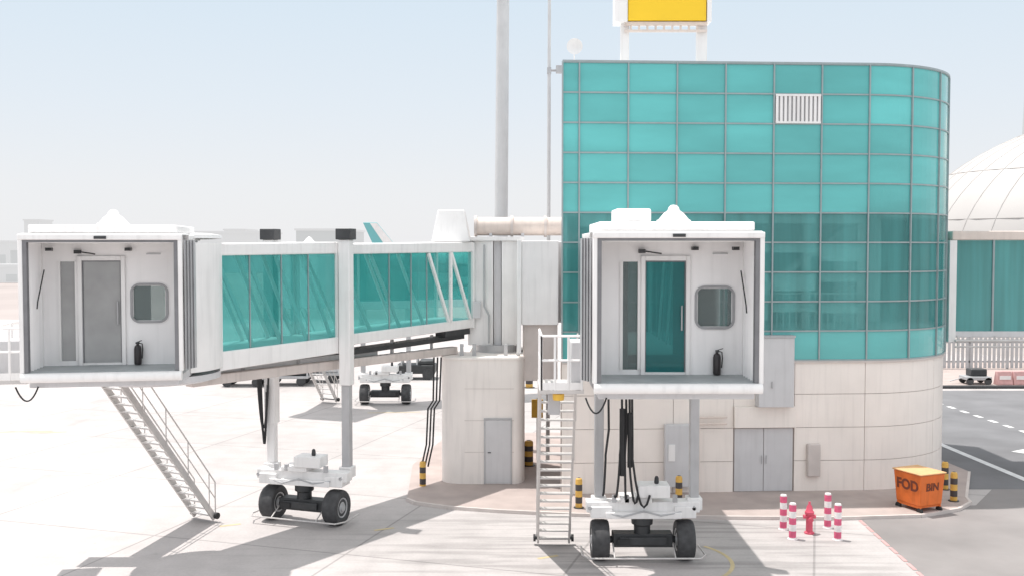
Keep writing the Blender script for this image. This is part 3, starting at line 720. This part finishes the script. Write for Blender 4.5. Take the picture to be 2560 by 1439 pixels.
cable(RB, catenary(TR@Vector((-1.75,.05,-.3)), TR@Vector((-1.35,.05,-.3)), .3), .018)
for k,(xa,sag) in enumerate(((2.28,.5),(2.6,.9),(2.7,.5),(2.78,.2),(2.84,.1))):
    cable(RB, [(xa,23.6,4.5),(xa+.02,23.6,3.2),(xa-.06+.02*k,23.55,2.6)]+catenary((xa-.06+.02*k,23.55,2.5),(2.15+.28*k,23.5,1.65),.25+.1*k,6))
cable(RB, [(2.62,23.58,3.7),(2.62,23.58,2.1)], .07); cable(RB, [(2.8,23.58,3.6),(2.8,23.58,2.3)], .06)

# ------------------------------------------------------------------ background bridge
BB = thing('jet_bridge', 'distant boarding bridge whose wheels show beneath the left glass tunnel', 'jet bridge', (-6.1,48,0))
tunnel(BB, Vector((-7.2,46.6,0)), Vector((.9,.43,0)).normalized(), Vector((.43,-.9,0)).normalized(), 1.8, 0, 11, zR, [1.5,3,4.5,6,7.5,9], [])
m = MB(yaw_at((-9.3,45.9,5.0),-20)); m.box(-1.4,1.4,-1.6,1.6,-.2,2.6); m.build('cab_shell', 'white', BB, .08)
m = MB(yaw_at((-9.3,45.9,5.0),-20)); m.lathe([(.34,2.6),(.3,2.7),(.1,2.95),(.02,3.0)], (0,0,0), 16); m.build('roof_dome', 'white', BB)
column(BB, -7.2, 48.2, 7.5, 3.6, 0, .3, False); column(BB, -5.0, 48.2, 7.5, 3.6, 0, .3, False)
bogie(BB, (-6.1,48,0), 0, 0, 1.0, 1.1)
stairs(BB, (-10.2,45.6,4.6), (-8.85,48.4,.1), 18, .8)

# ------------------------------------------------------------------ masts
MA = thing('light_mast', 'thick grey mast rising behind the rotunda beyond the top of the picture', 'mast', (-.42,37,0))
MB().tube([(-.45,37,0),(-.4,37,8.5),(-.28,37,22)], .27, 24, .22).build('mast_pole', 'mast', MA)
MB().lathe([(.45,0),(.45,.08),(.3,.12),(.3,.3)], (-.45,37,0), 20).build('mast_base', 'grey', MA)
MA2 = thing('antenna_pole', 'thin grey pole with small wall bracket left of the glass building', 'pole', (1.28,34.5,0))
MB().tube([(1.24,34.5,0),(1.27,34.5,13),(1.3,34.5,22)], .07, 12, .05).build('pole_shaft', 'mast', MA2)
m = MB(); m.tube([(1.24,34.45,13.55),(1.95,34.45,13.55)], .04, 8); m.box(1.2,1.34,34.4,34.6,13.45,13.65); m.box(1.5,1.78,34.3,34.5,13.45,13.7); m.build('wall_bracket', 'grey', MA2)

# ------------------------------------------------------------------ street furniture
def bollard(base, label):
    t = thing('bollard', label, 'bollard', base, 'yellow and black bollards')
    MB(Matrix.Translation(base)).lathe([(.095,0),(.1,.02),(.1,.78),(.085,.84),(.04,.87)], (0,0,0), 18).build('post', 'yelblack', t)
    MB(Matrix.Translation(base)).lathe([(.15,0),(.15,.02),(.1,.025)], (0,0,0), 18).build('foot_plate', 'dark', t)
    return t
b0 = bollard(G(1057,1220), 'yellow and black bollard at the foot of the cables left of the concrete column')
dup(b0, G(1447,1268,.09), 'yellow and black bollard just right of the right bridge stair')
dup(b0, G(1697,1262,.09), 'yellow and black bollard behind the wheels of the right bridge')
dup(b0, G(2362,1222,.09), 'dark bollard behind the orange bin')
dup(b0, G(2384,1251,.09), 'yellow and black bollard just right of the orange bin')
dup(b0, G(1322,1162,.09), 'yellow and black bollard beside the right edge of the concrete column', (1.5,1.5,1.0))
dup(b0, G(1323,968), 'tall orange and black hazard marker farther off beside the concrete column', (2.0,2.0,1.5))
def striped(base, label):
    t = thing('striped_post', label, 'post', base, 'red and white striped posts around the hydrant')
    MB(Matrix.Translation(base)).lathe([(.092,0),(.092,.9),(.075,.94),(.02,.95)], (0,0,0), 18).build('post', 'redwhite', t)
    MB(Matrix.Translation(base)).lathe([(.13,0),(.13,.015),(.09,.02)], (0,0,0), 18).build('foot_plate', 'pwhite', t)
    return t
s0_ = striped(G(1958,1322), 'red and white striped post at the left end, behind its neighbour')
dup(s0_, G(1981,1346), 'red and white striped post nearest to us left of the hydrant')
dup(s0_, G(2069,1318), 'red and white striped post right behind the hydrant')
dup(s0_, G(2094,1348), 'red and white striped post nearest to us right of the hydrant')
hb = G(2023,1332)
HY = thing('fire_hydrant', 'red hydrant standing between the striped posts', 'hydrant', hb)
MB(Matrix.Translation(hb)).lathe([(.13,0),(.13,.04),(.09,.06),(.085,.5),(.12,.52),(.12,.58),(.09,.62),(.07,.72),(.03,.78),(.03,.84)], (0,0,0), 18).build('hydrant_body', 'red', HY)
MB(Matrix.Translation(hb)).tube([(-.16,0,.45),(.16,0,.45)], .055, 12).build('outlet', 'red', HY)
MB(Matrix.Translation(hb)).tube([(0,-.18,.4),(0,0,.4)], .06, 12).build('outlet', 'red', HY)

# orange bin
bb = G(2294,1280); bb = Vector((bb.x+.10, bb.y+.18, .01))
BN = thing('waste_bin', 'orange wheeled bin lettered FOD standing at the kerb by the road', 'bin', bb)
TB = yaw_at(bb, 23)
wx_, wy_ = .45, .52; tp = .12
v = []
for z,k in ((.25,1-tp),(1.14,1.0)):
    v += [(-wx_*k,-wy_*k,z),(wx_*k,-wy_*k,z),(wx_*k,wy_*k,z),(-wx_*k,wy_*k,z)]
MB(TB).add(v,[(0,3,2,1),(4,5,6,7),(0,1,5,4),(1,2,6,5),(2,3,7,6),(3,0,4,7)]).build('bin_body', 'orange', BN, .03)
ld = MB(TB).box(-wx_-.03,wx_+.03,-wy_-.03,wy_+.03,1.14,1.18).build('bin_lid', 'lid', BN, .015)
MB(TB).tube([(-.3,wy_+.03,1.16),(-.3,wy_+.1,1.1),(.3,wy_+.1,1.1),(.3,wy_+.03,1.16)], .015).build('lid_handle', 'dark', ld)
m = MB(TB); m.box(-wx_*.8,wx_*.8,-wy_*.8,wy_*.8,.2,.248)
for k in (-1,1): m.box(k*wx_*.8-.02,k*wx_*.8+.02,-wy_*.85,wy_*.85,.18,.25)
m.build('bin_chassis', 'orange', BN)
for sx in (-1,1):
    for sy in (-1,1):
        MB(TB).tube([(sx*.36-.03,sy*.40,.1),(sx*.36+.03,sy*.40,.1)], .1, 16).build('caster', 'black', BN)
def text_part(txt, size, Mx, parent, m, off):
    cu = bpy.data.curves.new('lettering', 'FONT'); cu.body = txt; cu.size = size; cu.extrude = .003; cu.align_x = 'CENTER'; cu.align_y = 'CENTER'; cu.offset = off
    to = bpy.data.objects.new('lettering_source', cu); C.objects.link(to)
    dg = bpy.context.evaluated_depsgraph_get(); me = bpy.data.meshes.new_from_object(to.evaluated_get(dg))
    bpy.data.objects.remove(to)
    me.transform(Matrix.Translation(-ORG[root_of(parent)]) @ Mx); me.materials.clear(); me.materials.append(M[m])
    o = bpy.data.objects.new('lettering', me); C.objects.link(o); o.parent = parent
    return o
kz = (1-tp)+tp*(.78-.25)/.89
text_part('FOD', .40, TB @ Matrix.Translation((-wx_*kz-.008,0,.78)) @ Matrix.Rotation(R(-90),4,'Z') @ Matrix.Rotation(R(90)+math.atan(tp*wx_/.89),4,'X'), BN, 'letter', .014)
text_part('BIN', .30, TB @ Matrix.Translation((0,-wy_*kz-.008,.78)) @ Matrix.Rotation(R(90)+math.atan(tp*wy_/.89),4,'X'), BN, 'letter', .008)

# ------------------------------------------------------------------ right side
WK = thing('glazed_walkway', 'raised teal glazed walkway leaving the right side of the glass building', 'walkway', (17,33.5,0))
xa = 14.42; xb_ = 22.0
MB().box(xa+.1,xb_,33.0,35.6,7.75,8.05).build('walkway_roof', 'beige', WK, .03)
MB().box(xa+.1,xb_,33.0,35.6,4.55,4.75).build('walkway_floor', 'lgrey', WK, .02)
for k in range(6):
    x0 = xa+.25+k*1.25
    MB().face([(x0,33.1,4.75),(x0+1.25,33.1,4.75),(x0+1.25,33.1,7.75),(x0,33.1,7.75)]).build('glass_pane', 'tealclear', WK)
for k in range(7): MB().box(xa+.25+k*1.25-.03,xa+.25+k*1.25+.03,33.05,33.12,4.75,7.75).build('walkway_mullion', 'mull', WK)
MB().box(xa,xa+.24,32.95,33.3,4.4,7.74).build('end_post', 'white', WK, .01)
MB().box(xa+.3,xb_,35.4,35.5,4.75,7.74).build('rear_wall', 'interior', WK)
MB().box(19.0,19.5,34,34.5,0,4.55).build('support_post', 'stone', WK)
m = MB(); m.tube([(xa+.2,32.9,4.45),(xb_,32.9,4.45)], .05, 8); m.tube([(xa+.2,32.9,4.25),(xb_,32.9,4.25)], .03, 8)
for k in range(7): m.tube([(xa+.3+k*1.25,32.95,4.6),(xa+.3+k*1.25,32.9,4.2)], .03, 8)
m.build('pipe_rail', 'galv', WK)
FE = thing('paling_fence', 'pale upright paling fence far off under the glazed walkway', 'fence', (32,62,0))
m = MB()
for k in range(60): m.box(26+.28*k,26+.28*k+.17,62,62.05,.05,1.95)
m.build('fence_paling', 'grey', FE)
m = MB(); m.box(26,43,62.06,62.12,.4,.5); m.box(26,43,62.06,62.12,1.6,1.7); m.build('fence_rail', 'grey', FE)
for k in range(8): MB().box(26+2.4*k,26.12+2.4*k,62.06,62.2,0,2.05).build('fence_post', 'grey', FE)
c = G(2438,958)
CT = thing('equipment_cart', 'low dark equipment cart parked before the far fence on the right', 'cart', (c.x,c.y,0))
MB().box(c.x-.7,c.x+.7,c.y-.5,c.y+.5,.25,.45).build('cart_deck', 'grey', CT, .03)
MB().box(c.x-.4,c.x+.5,c.y-.35,c.y+.35,.45,.85).build('cart_engine', 'dark', CT, .06)
for sx in (-.5,.5):
    for sy in (-.45,.45): MB().tube([(c.x+sx,c.y+sy-.05,.2),(c.x+sx,c.y+sy+.05,.2)], .2, 14).build('wheel', 'tyre', CT)
MB().tube([(c.x-.7,c.y,.35),(c.x-1.4,c.y,.15)], .03).build('tow_bar', 'grey', CT)
for k,(px,lab) in enumerate(((2508,'red and white barrier block by the far kerb, the left one'),(2550,'red and white barrier block by the far kerb, the right one'))):
    c = G(px,960)
    t = thing('barrier_block', lab, 'barrier', (c.x,c.y,0), 'barrier blocks by the far kerb')
    MB().add([(c.x-.45,c.y-.25,0),(c.x+.45,c.y-.25,0),(c.x+.45,c.y+.25,0),(c.x-.45,c.y+.25,0),(c.x-.42,c.y-.09,.75),(c.x+.42,c.y-.09,.75),(c.x+.42,c.y+.09,.75),(c.x-.42,c.y+.09,.75)],
      [(0,3,2,1),(4,5,6,7),(0,1,5,4),(1,2,6,5),(2,3,7,6),(3,0,4,7)]).build('barrier_body', 'rpaint', t, .04)
    MB().box(c.x-.3,c.x+.3,c.y-.24,c.y-.2,.3,.5).build('white_band', 'pwhite', t)
# dome
DM = thing('domed_terminal', 'pale domed terminal roof rising at the right edge behind the walkway', 'building', (53,78,0))
m = MB(); NU, NV = 48, 20; vs = []; fs = []; DX, DA, DB, DZ, DH = 53, 22.8, 15, 5.5, 13.2
prof_d = [(math.cos(R(90*i/NV)), math.sin(R(90*i/NV))) for i in range(NV)] + [(.002,1.0)]
for rr_, zz_ in prof_d:
    for j in range(NU):
        th = 2*math.pi*j/NU
        vs.append((DX+DA*rr_*math.cos(th), 78+DB*rr_*math.sin(th), DZ+DH*zz_))
for i in range(NV):
    for j in range(NU): fs.append((i*NU+j,i*NU+(j+1)%NU,(i+1)*NU+(j+1)%NU,(i+1)*NU+j))
m.add(vs,fs).build('dome_shell', 'dome', DM, sharp=50)
m = MB()
for j in range(NU):
    th = 2*math.pi*j/NU
    m.tube([(DX+DA*rr_*math.cos(th), 78+DB*rr_*math.sin(th), DZ+DH*zz_) for rr_,zz_ in prof_d[:-1]], .03, 5)
for zz_i in (4,8,12):
    rr_, zz_ = prof_d[zz_i]
    m.tube([(DX+DA*rr_*math.cos(2*math.pi*j/72), 78+DB*rr_*math.sin(2*math.pi*j/72), DZ+DH*zz_) for j in range(73)], .03, 5)
m.build('dome_rib', 'domerib', DM)
m = MB(Matrix.Translation((DX,78,0)) @ Matrix.Diagonal((DA+.1,DB+.1,1,1))); m.lathe([(1.0,0),(1.0,DZ)], (0,0,0), 48); m.build('dome_drum', 'stone', DM)
TW = thing('control_tower', 'tall pale tower sliver at the right edge above the dome', 'tower', (78.6,150,0))
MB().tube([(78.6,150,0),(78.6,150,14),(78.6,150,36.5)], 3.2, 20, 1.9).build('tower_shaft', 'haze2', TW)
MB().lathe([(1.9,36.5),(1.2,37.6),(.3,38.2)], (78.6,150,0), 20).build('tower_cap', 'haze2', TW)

# ------------------------------------------------------------------ far background
AP = thing('parked_aircraft', 'far airliner with teal tail fin just above the left tunnel roof', 'aircraft', (-8,200,0))
ax0 = (948-1280)/F*200
prof = [(0,-2),(.5,0),(1.2,3),(1.9,8),(2.1,12),(2.1,30),(1.9,34),(1.2,37),(.3,38.5)]
m = MB(); m.lathe([(max(r,.02),h) for r,h in prof], (ax0-2,200,4.6), 24, 'x'); m.build('fuselage', 'white', AP)
fin = [(ax0-.3,6.2),(ax0+4.6,6.4),(ax0-.4,12.5),(ax0-3.2,12.5)]
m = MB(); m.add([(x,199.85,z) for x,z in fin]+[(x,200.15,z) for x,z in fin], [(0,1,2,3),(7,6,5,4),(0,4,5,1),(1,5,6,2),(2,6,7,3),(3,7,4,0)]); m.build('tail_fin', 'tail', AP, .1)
m = MB(); m.add([(ax0+2.1,199.8,9.4),(ax0+4.4,199.8,6.5),(ax0+2.2,199.8,6.5),(ax0-1.8,199.8,12.4),(ax0-.4,199.8,12.4)],[(0,1,2,3,4)]); m.build('fin_band', 'white', AP)
for s in (-1,1):
    m = MB(); m.add([(ax0+14,200+s*1.8,4),(ax0+21,200+s*1.8,4),(ax0+11,200+s*17,5),(ax0+9,200+s*17,5),(ax0+14,200+s*1.8,4.4),(ax0+21,200+s*1.8,4.4),(ax0+11,200+s*17,5.1),(ax0+9,200+s*17,5.1)],
      [(0,3,2,1),(4,5,6,7),(0,1,5,4),(1,2,6,5),(2,3,7,6),(3,0,4,7)]); m.build('wing', 'white', AP)
    MB().lathe([(.8,-1.6),(1.1,-.8),(1.0,1),(.5,2)], (ax0+18,200+s*6,2.9), 16, 'x').build('engine', 'lgrey', AP)
    m = MB(); m.tube([(ax0+16,200+s*2.5,.5),(ax0+16,200+s*2,4)], .2); m.tube([(ax0+16,200+s*2.5-.3,.6),(ax0+16,200+s*2.5+.3,.6)], .6, 14); m.build('landing_gear', 'dark', AP)
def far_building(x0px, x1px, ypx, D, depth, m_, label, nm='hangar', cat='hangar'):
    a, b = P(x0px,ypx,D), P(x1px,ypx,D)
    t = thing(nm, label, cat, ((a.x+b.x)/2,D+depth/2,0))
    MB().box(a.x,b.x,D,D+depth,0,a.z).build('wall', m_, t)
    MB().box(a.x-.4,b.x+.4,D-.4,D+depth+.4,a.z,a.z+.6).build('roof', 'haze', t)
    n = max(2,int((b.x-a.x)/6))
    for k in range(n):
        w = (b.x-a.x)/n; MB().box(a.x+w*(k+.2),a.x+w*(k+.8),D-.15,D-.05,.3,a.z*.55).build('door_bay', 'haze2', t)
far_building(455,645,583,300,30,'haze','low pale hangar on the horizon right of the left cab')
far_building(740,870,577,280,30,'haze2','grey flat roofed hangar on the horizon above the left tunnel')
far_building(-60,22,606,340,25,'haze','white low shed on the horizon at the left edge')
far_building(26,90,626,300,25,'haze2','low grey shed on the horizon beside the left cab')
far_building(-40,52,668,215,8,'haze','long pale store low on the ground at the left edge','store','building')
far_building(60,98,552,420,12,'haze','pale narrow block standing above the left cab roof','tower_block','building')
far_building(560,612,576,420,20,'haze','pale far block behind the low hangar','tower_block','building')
def tree(px, D, h, label):
    x = (px-1280)/F*D
    t = thing('tree', label, 'tree', (x,D,0), 'far trees at the left edge')
    m = MB(); m.tube([(x,D,0),(x+.1,D,h*.3),(x,D,h*.6)], .2, 8, .08)
    for k in range(5):
        a = random.uniform(0,6.28); m.tube([(x,D,h*.3),(x+math.cos(a)*h*.25,D+math.sin(a)*h*.25,h*.65)], .1, 6, .04)
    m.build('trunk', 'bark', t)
    m = MB()
    cl = [(random.gauss(0,h*.25),random.gauss(0,h*.2),h*random.uniform(.25,.85),h*random.uniform(.12,.24)) for k in range(14)]
    for k in range(1300):
        cx,cy,cz,cr = random.choice(cl); d = Vector((random.gauss(0,1),random.gauss(0,1),random.gauss(0,1))).normalized()*cr*random.uniform(.5,1.05)
        p = Vector((x+cx,D+cy,cz))+d; u = Vector((random.uniform(-1,1),random.uniform(-1,1),random.uniform(-1,1))).normalized()*random.uniform(.12,.3); w = u.orthogonal().normalized()*u.length*.6
        m.face([p-u,p+w,p+u,p-w])
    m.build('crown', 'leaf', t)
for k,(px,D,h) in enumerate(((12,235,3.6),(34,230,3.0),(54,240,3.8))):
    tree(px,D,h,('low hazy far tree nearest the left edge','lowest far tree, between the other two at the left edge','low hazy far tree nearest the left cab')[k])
def baggage_cart(px, py, label, m_):
    c = G(px,py); t = thing('baggage_cart', label, 'baggage cart', (c.x,c.y,0), 'baggage carts far off under the left tunnel')
    MB().box(c.x-1.2,c.x+1.2,c.y-.7,c.y+.7,.4,.55).build('cart_deck', 'grey', t, .03)
    MB().box(c.x-1.1,c.x+1.1,c.y-.6,c.y+.6,.56,1.3).build('cart_load', m_, t, .08)
    m = MB()
    for sx in (-1.15,1.15):
        for sy in (-.65,.65): m.tube([(c.x+sx,c.y+sy,.5),(c.x+sx,c.y+sy,1.7)], .04, 6)
    m.box(c.x-1.22,c.x+1.22,c.y-.7,c.y+.7,1.7,1.76); m.build('cart_canopy', 'lgrey', t)
    for sx in (-.8,.8):
        for sy in (-.6,.6): MB().tube([(c.x+sx,c.y+sy-.08,.25),(c.x+sx,c.y+sy+.08,.25)], .25, 14).build('wheel', 'tyre', t)
baggage_cart(722,960,'dark loaded baggage cart just right of the far post of the left bridge','dark')
baggage_cart(800,952,'pale baggage cart beyond the distant stair','lgrey')
baggage_cart(612,962,'dark loaded baggage cart just left of the far post of the left bridge','dark')
c = G(1042,945)
t = thing('tow_tractor', 'low dark tow tractor far off right of the distant bridge wheels', 'tractor', (c.x,c.y,0))
MB().box(c.x-1.1,c.x+1.1,c.y-.7,c.y+.7,.35,.85).box(c.x+.2,c.x+1.0,c.y-.6,c.y+.6,.85,1.1).build('tractor_body', 'dark', t, .06)
MB().box(c.x-.9,c.x+.15,c.y-.6,c.y+.6,1.55,1.62).box(c.x-.85,c.x-.78,c.y-.58,c.y+.58,.85,1.55).box(c.x+.03,c.x+.1,c.y-.58,c.y+.58,.85,1.55).build('cab_canopy', 'lgrey', t)
for sx in (-.7,.7):
    for sy in (-.65,.65): MB().tube([(c.x+sx,c.y+sy-.1,.32),(c.x+sx,c.y+sy+.1,.32)], .32, 16).build('wheel', 'tyre', t)
c = G(571,960)
t = thing('traffic_cone', 'small red traffic cone far off left of the baggage carts', 'cone', (c.x,c.y,0))
MB().lathe([(.14,.03),(.04,.6),(.03,.62)], (c.x,c.y,0), 14).build('cone_body', 'red', t); MB().box(c.x-.18,c.x+.18,c.y-.18,c.y+.18,0,.03).build('cone_base', 'dark', t)
c = G(1343,1150,.09)
t = thing('hazard_board', 'small yellow hazard board on a post behind the right bridge stair', 'sign', (c.x,c.y,.09))
MB().tube([(c.x,c.y,.09),(c.x,c.y,2.3)], .03).build('post', 'grey', t); MB().box(c.x-.2,c.x+.2,c.y-.05,c.y-.02,1.6,2.25).build('board', 'safety', t, .01)

# ------------------------------------------------------------------ light, world, camera
to_sun = Vector((-1.5,.9,6.3)).normalized()
sd = bpy.data.lights.new('sun', 'SUN'); sd.energy = 4.3; sd.angle = R(.6); sd.color = (1,.955,.91)
so = bpy.data.objects.new('sun', sd); C.objects.link(so); so.rotation_euler = to_sun.to_track_quat('Z','Y').to_euler(); so.location = (-20,0,60)
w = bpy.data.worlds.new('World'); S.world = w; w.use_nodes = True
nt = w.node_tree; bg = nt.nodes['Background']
sk = nt.nodes.new('ShaderNodeTexSky'); sk.sky_type = 'NISHITA'; sk.sun_disc = False
sk.sun_elevation = math.asin(to_sun.z); sk.sun_rotation = math.atan2(to_sun.x, to_sun.y)
sk.air_density = 1.0; sk.dust_density = 1.0; sk.ozone_density = 1.0; sk.altitude = 0
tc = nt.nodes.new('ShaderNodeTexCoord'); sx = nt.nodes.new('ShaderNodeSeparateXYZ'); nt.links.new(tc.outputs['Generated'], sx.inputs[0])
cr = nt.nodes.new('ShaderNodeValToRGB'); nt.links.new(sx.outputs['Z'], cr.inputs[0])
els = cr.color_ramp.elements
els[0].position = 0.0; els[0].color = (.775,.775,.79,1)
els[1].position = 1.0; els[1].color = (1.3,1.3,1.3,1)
for p_, c_ in ((.06,(.76,.772,.795,1)),(.14,(.70,.755,.81,1)),(.25,(.625,.725,.81,1)),(.38,(.82,.88,.93,1)),(.6,(1.12,1.15,1.18,1))):  # stops above the camera view are brightened to add fill light
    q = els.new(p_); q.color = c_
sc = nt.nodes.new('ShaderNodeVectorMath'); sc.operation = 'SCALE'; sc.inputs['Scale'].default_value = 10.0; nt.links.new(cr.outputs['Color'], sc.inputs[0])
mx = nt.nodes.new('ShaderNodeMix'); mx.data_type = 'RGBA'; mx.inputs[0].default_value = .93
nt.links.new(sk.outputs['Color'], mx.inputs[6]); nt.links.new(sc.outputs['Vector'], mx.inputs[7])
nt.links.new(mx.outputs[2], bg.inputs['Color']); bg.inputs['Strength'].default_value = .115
cam = bpy.data.cameras.new('camera'); co = bpy.data.objects.new('camera', cam); C.objects.link(co)
cam.sensor_width = 36; cam.lens = 36*F/2560; cam.clip_end = 8000; cam.clip_start = .1
co.location = (0,0,H); co.rotation_euler = (R(90)-TH,0,0)
S.camera = co
S.view_settings.view_transform = 'Standard'; S.view_settings.look = 'None'; S.view_settings.exposure = 0
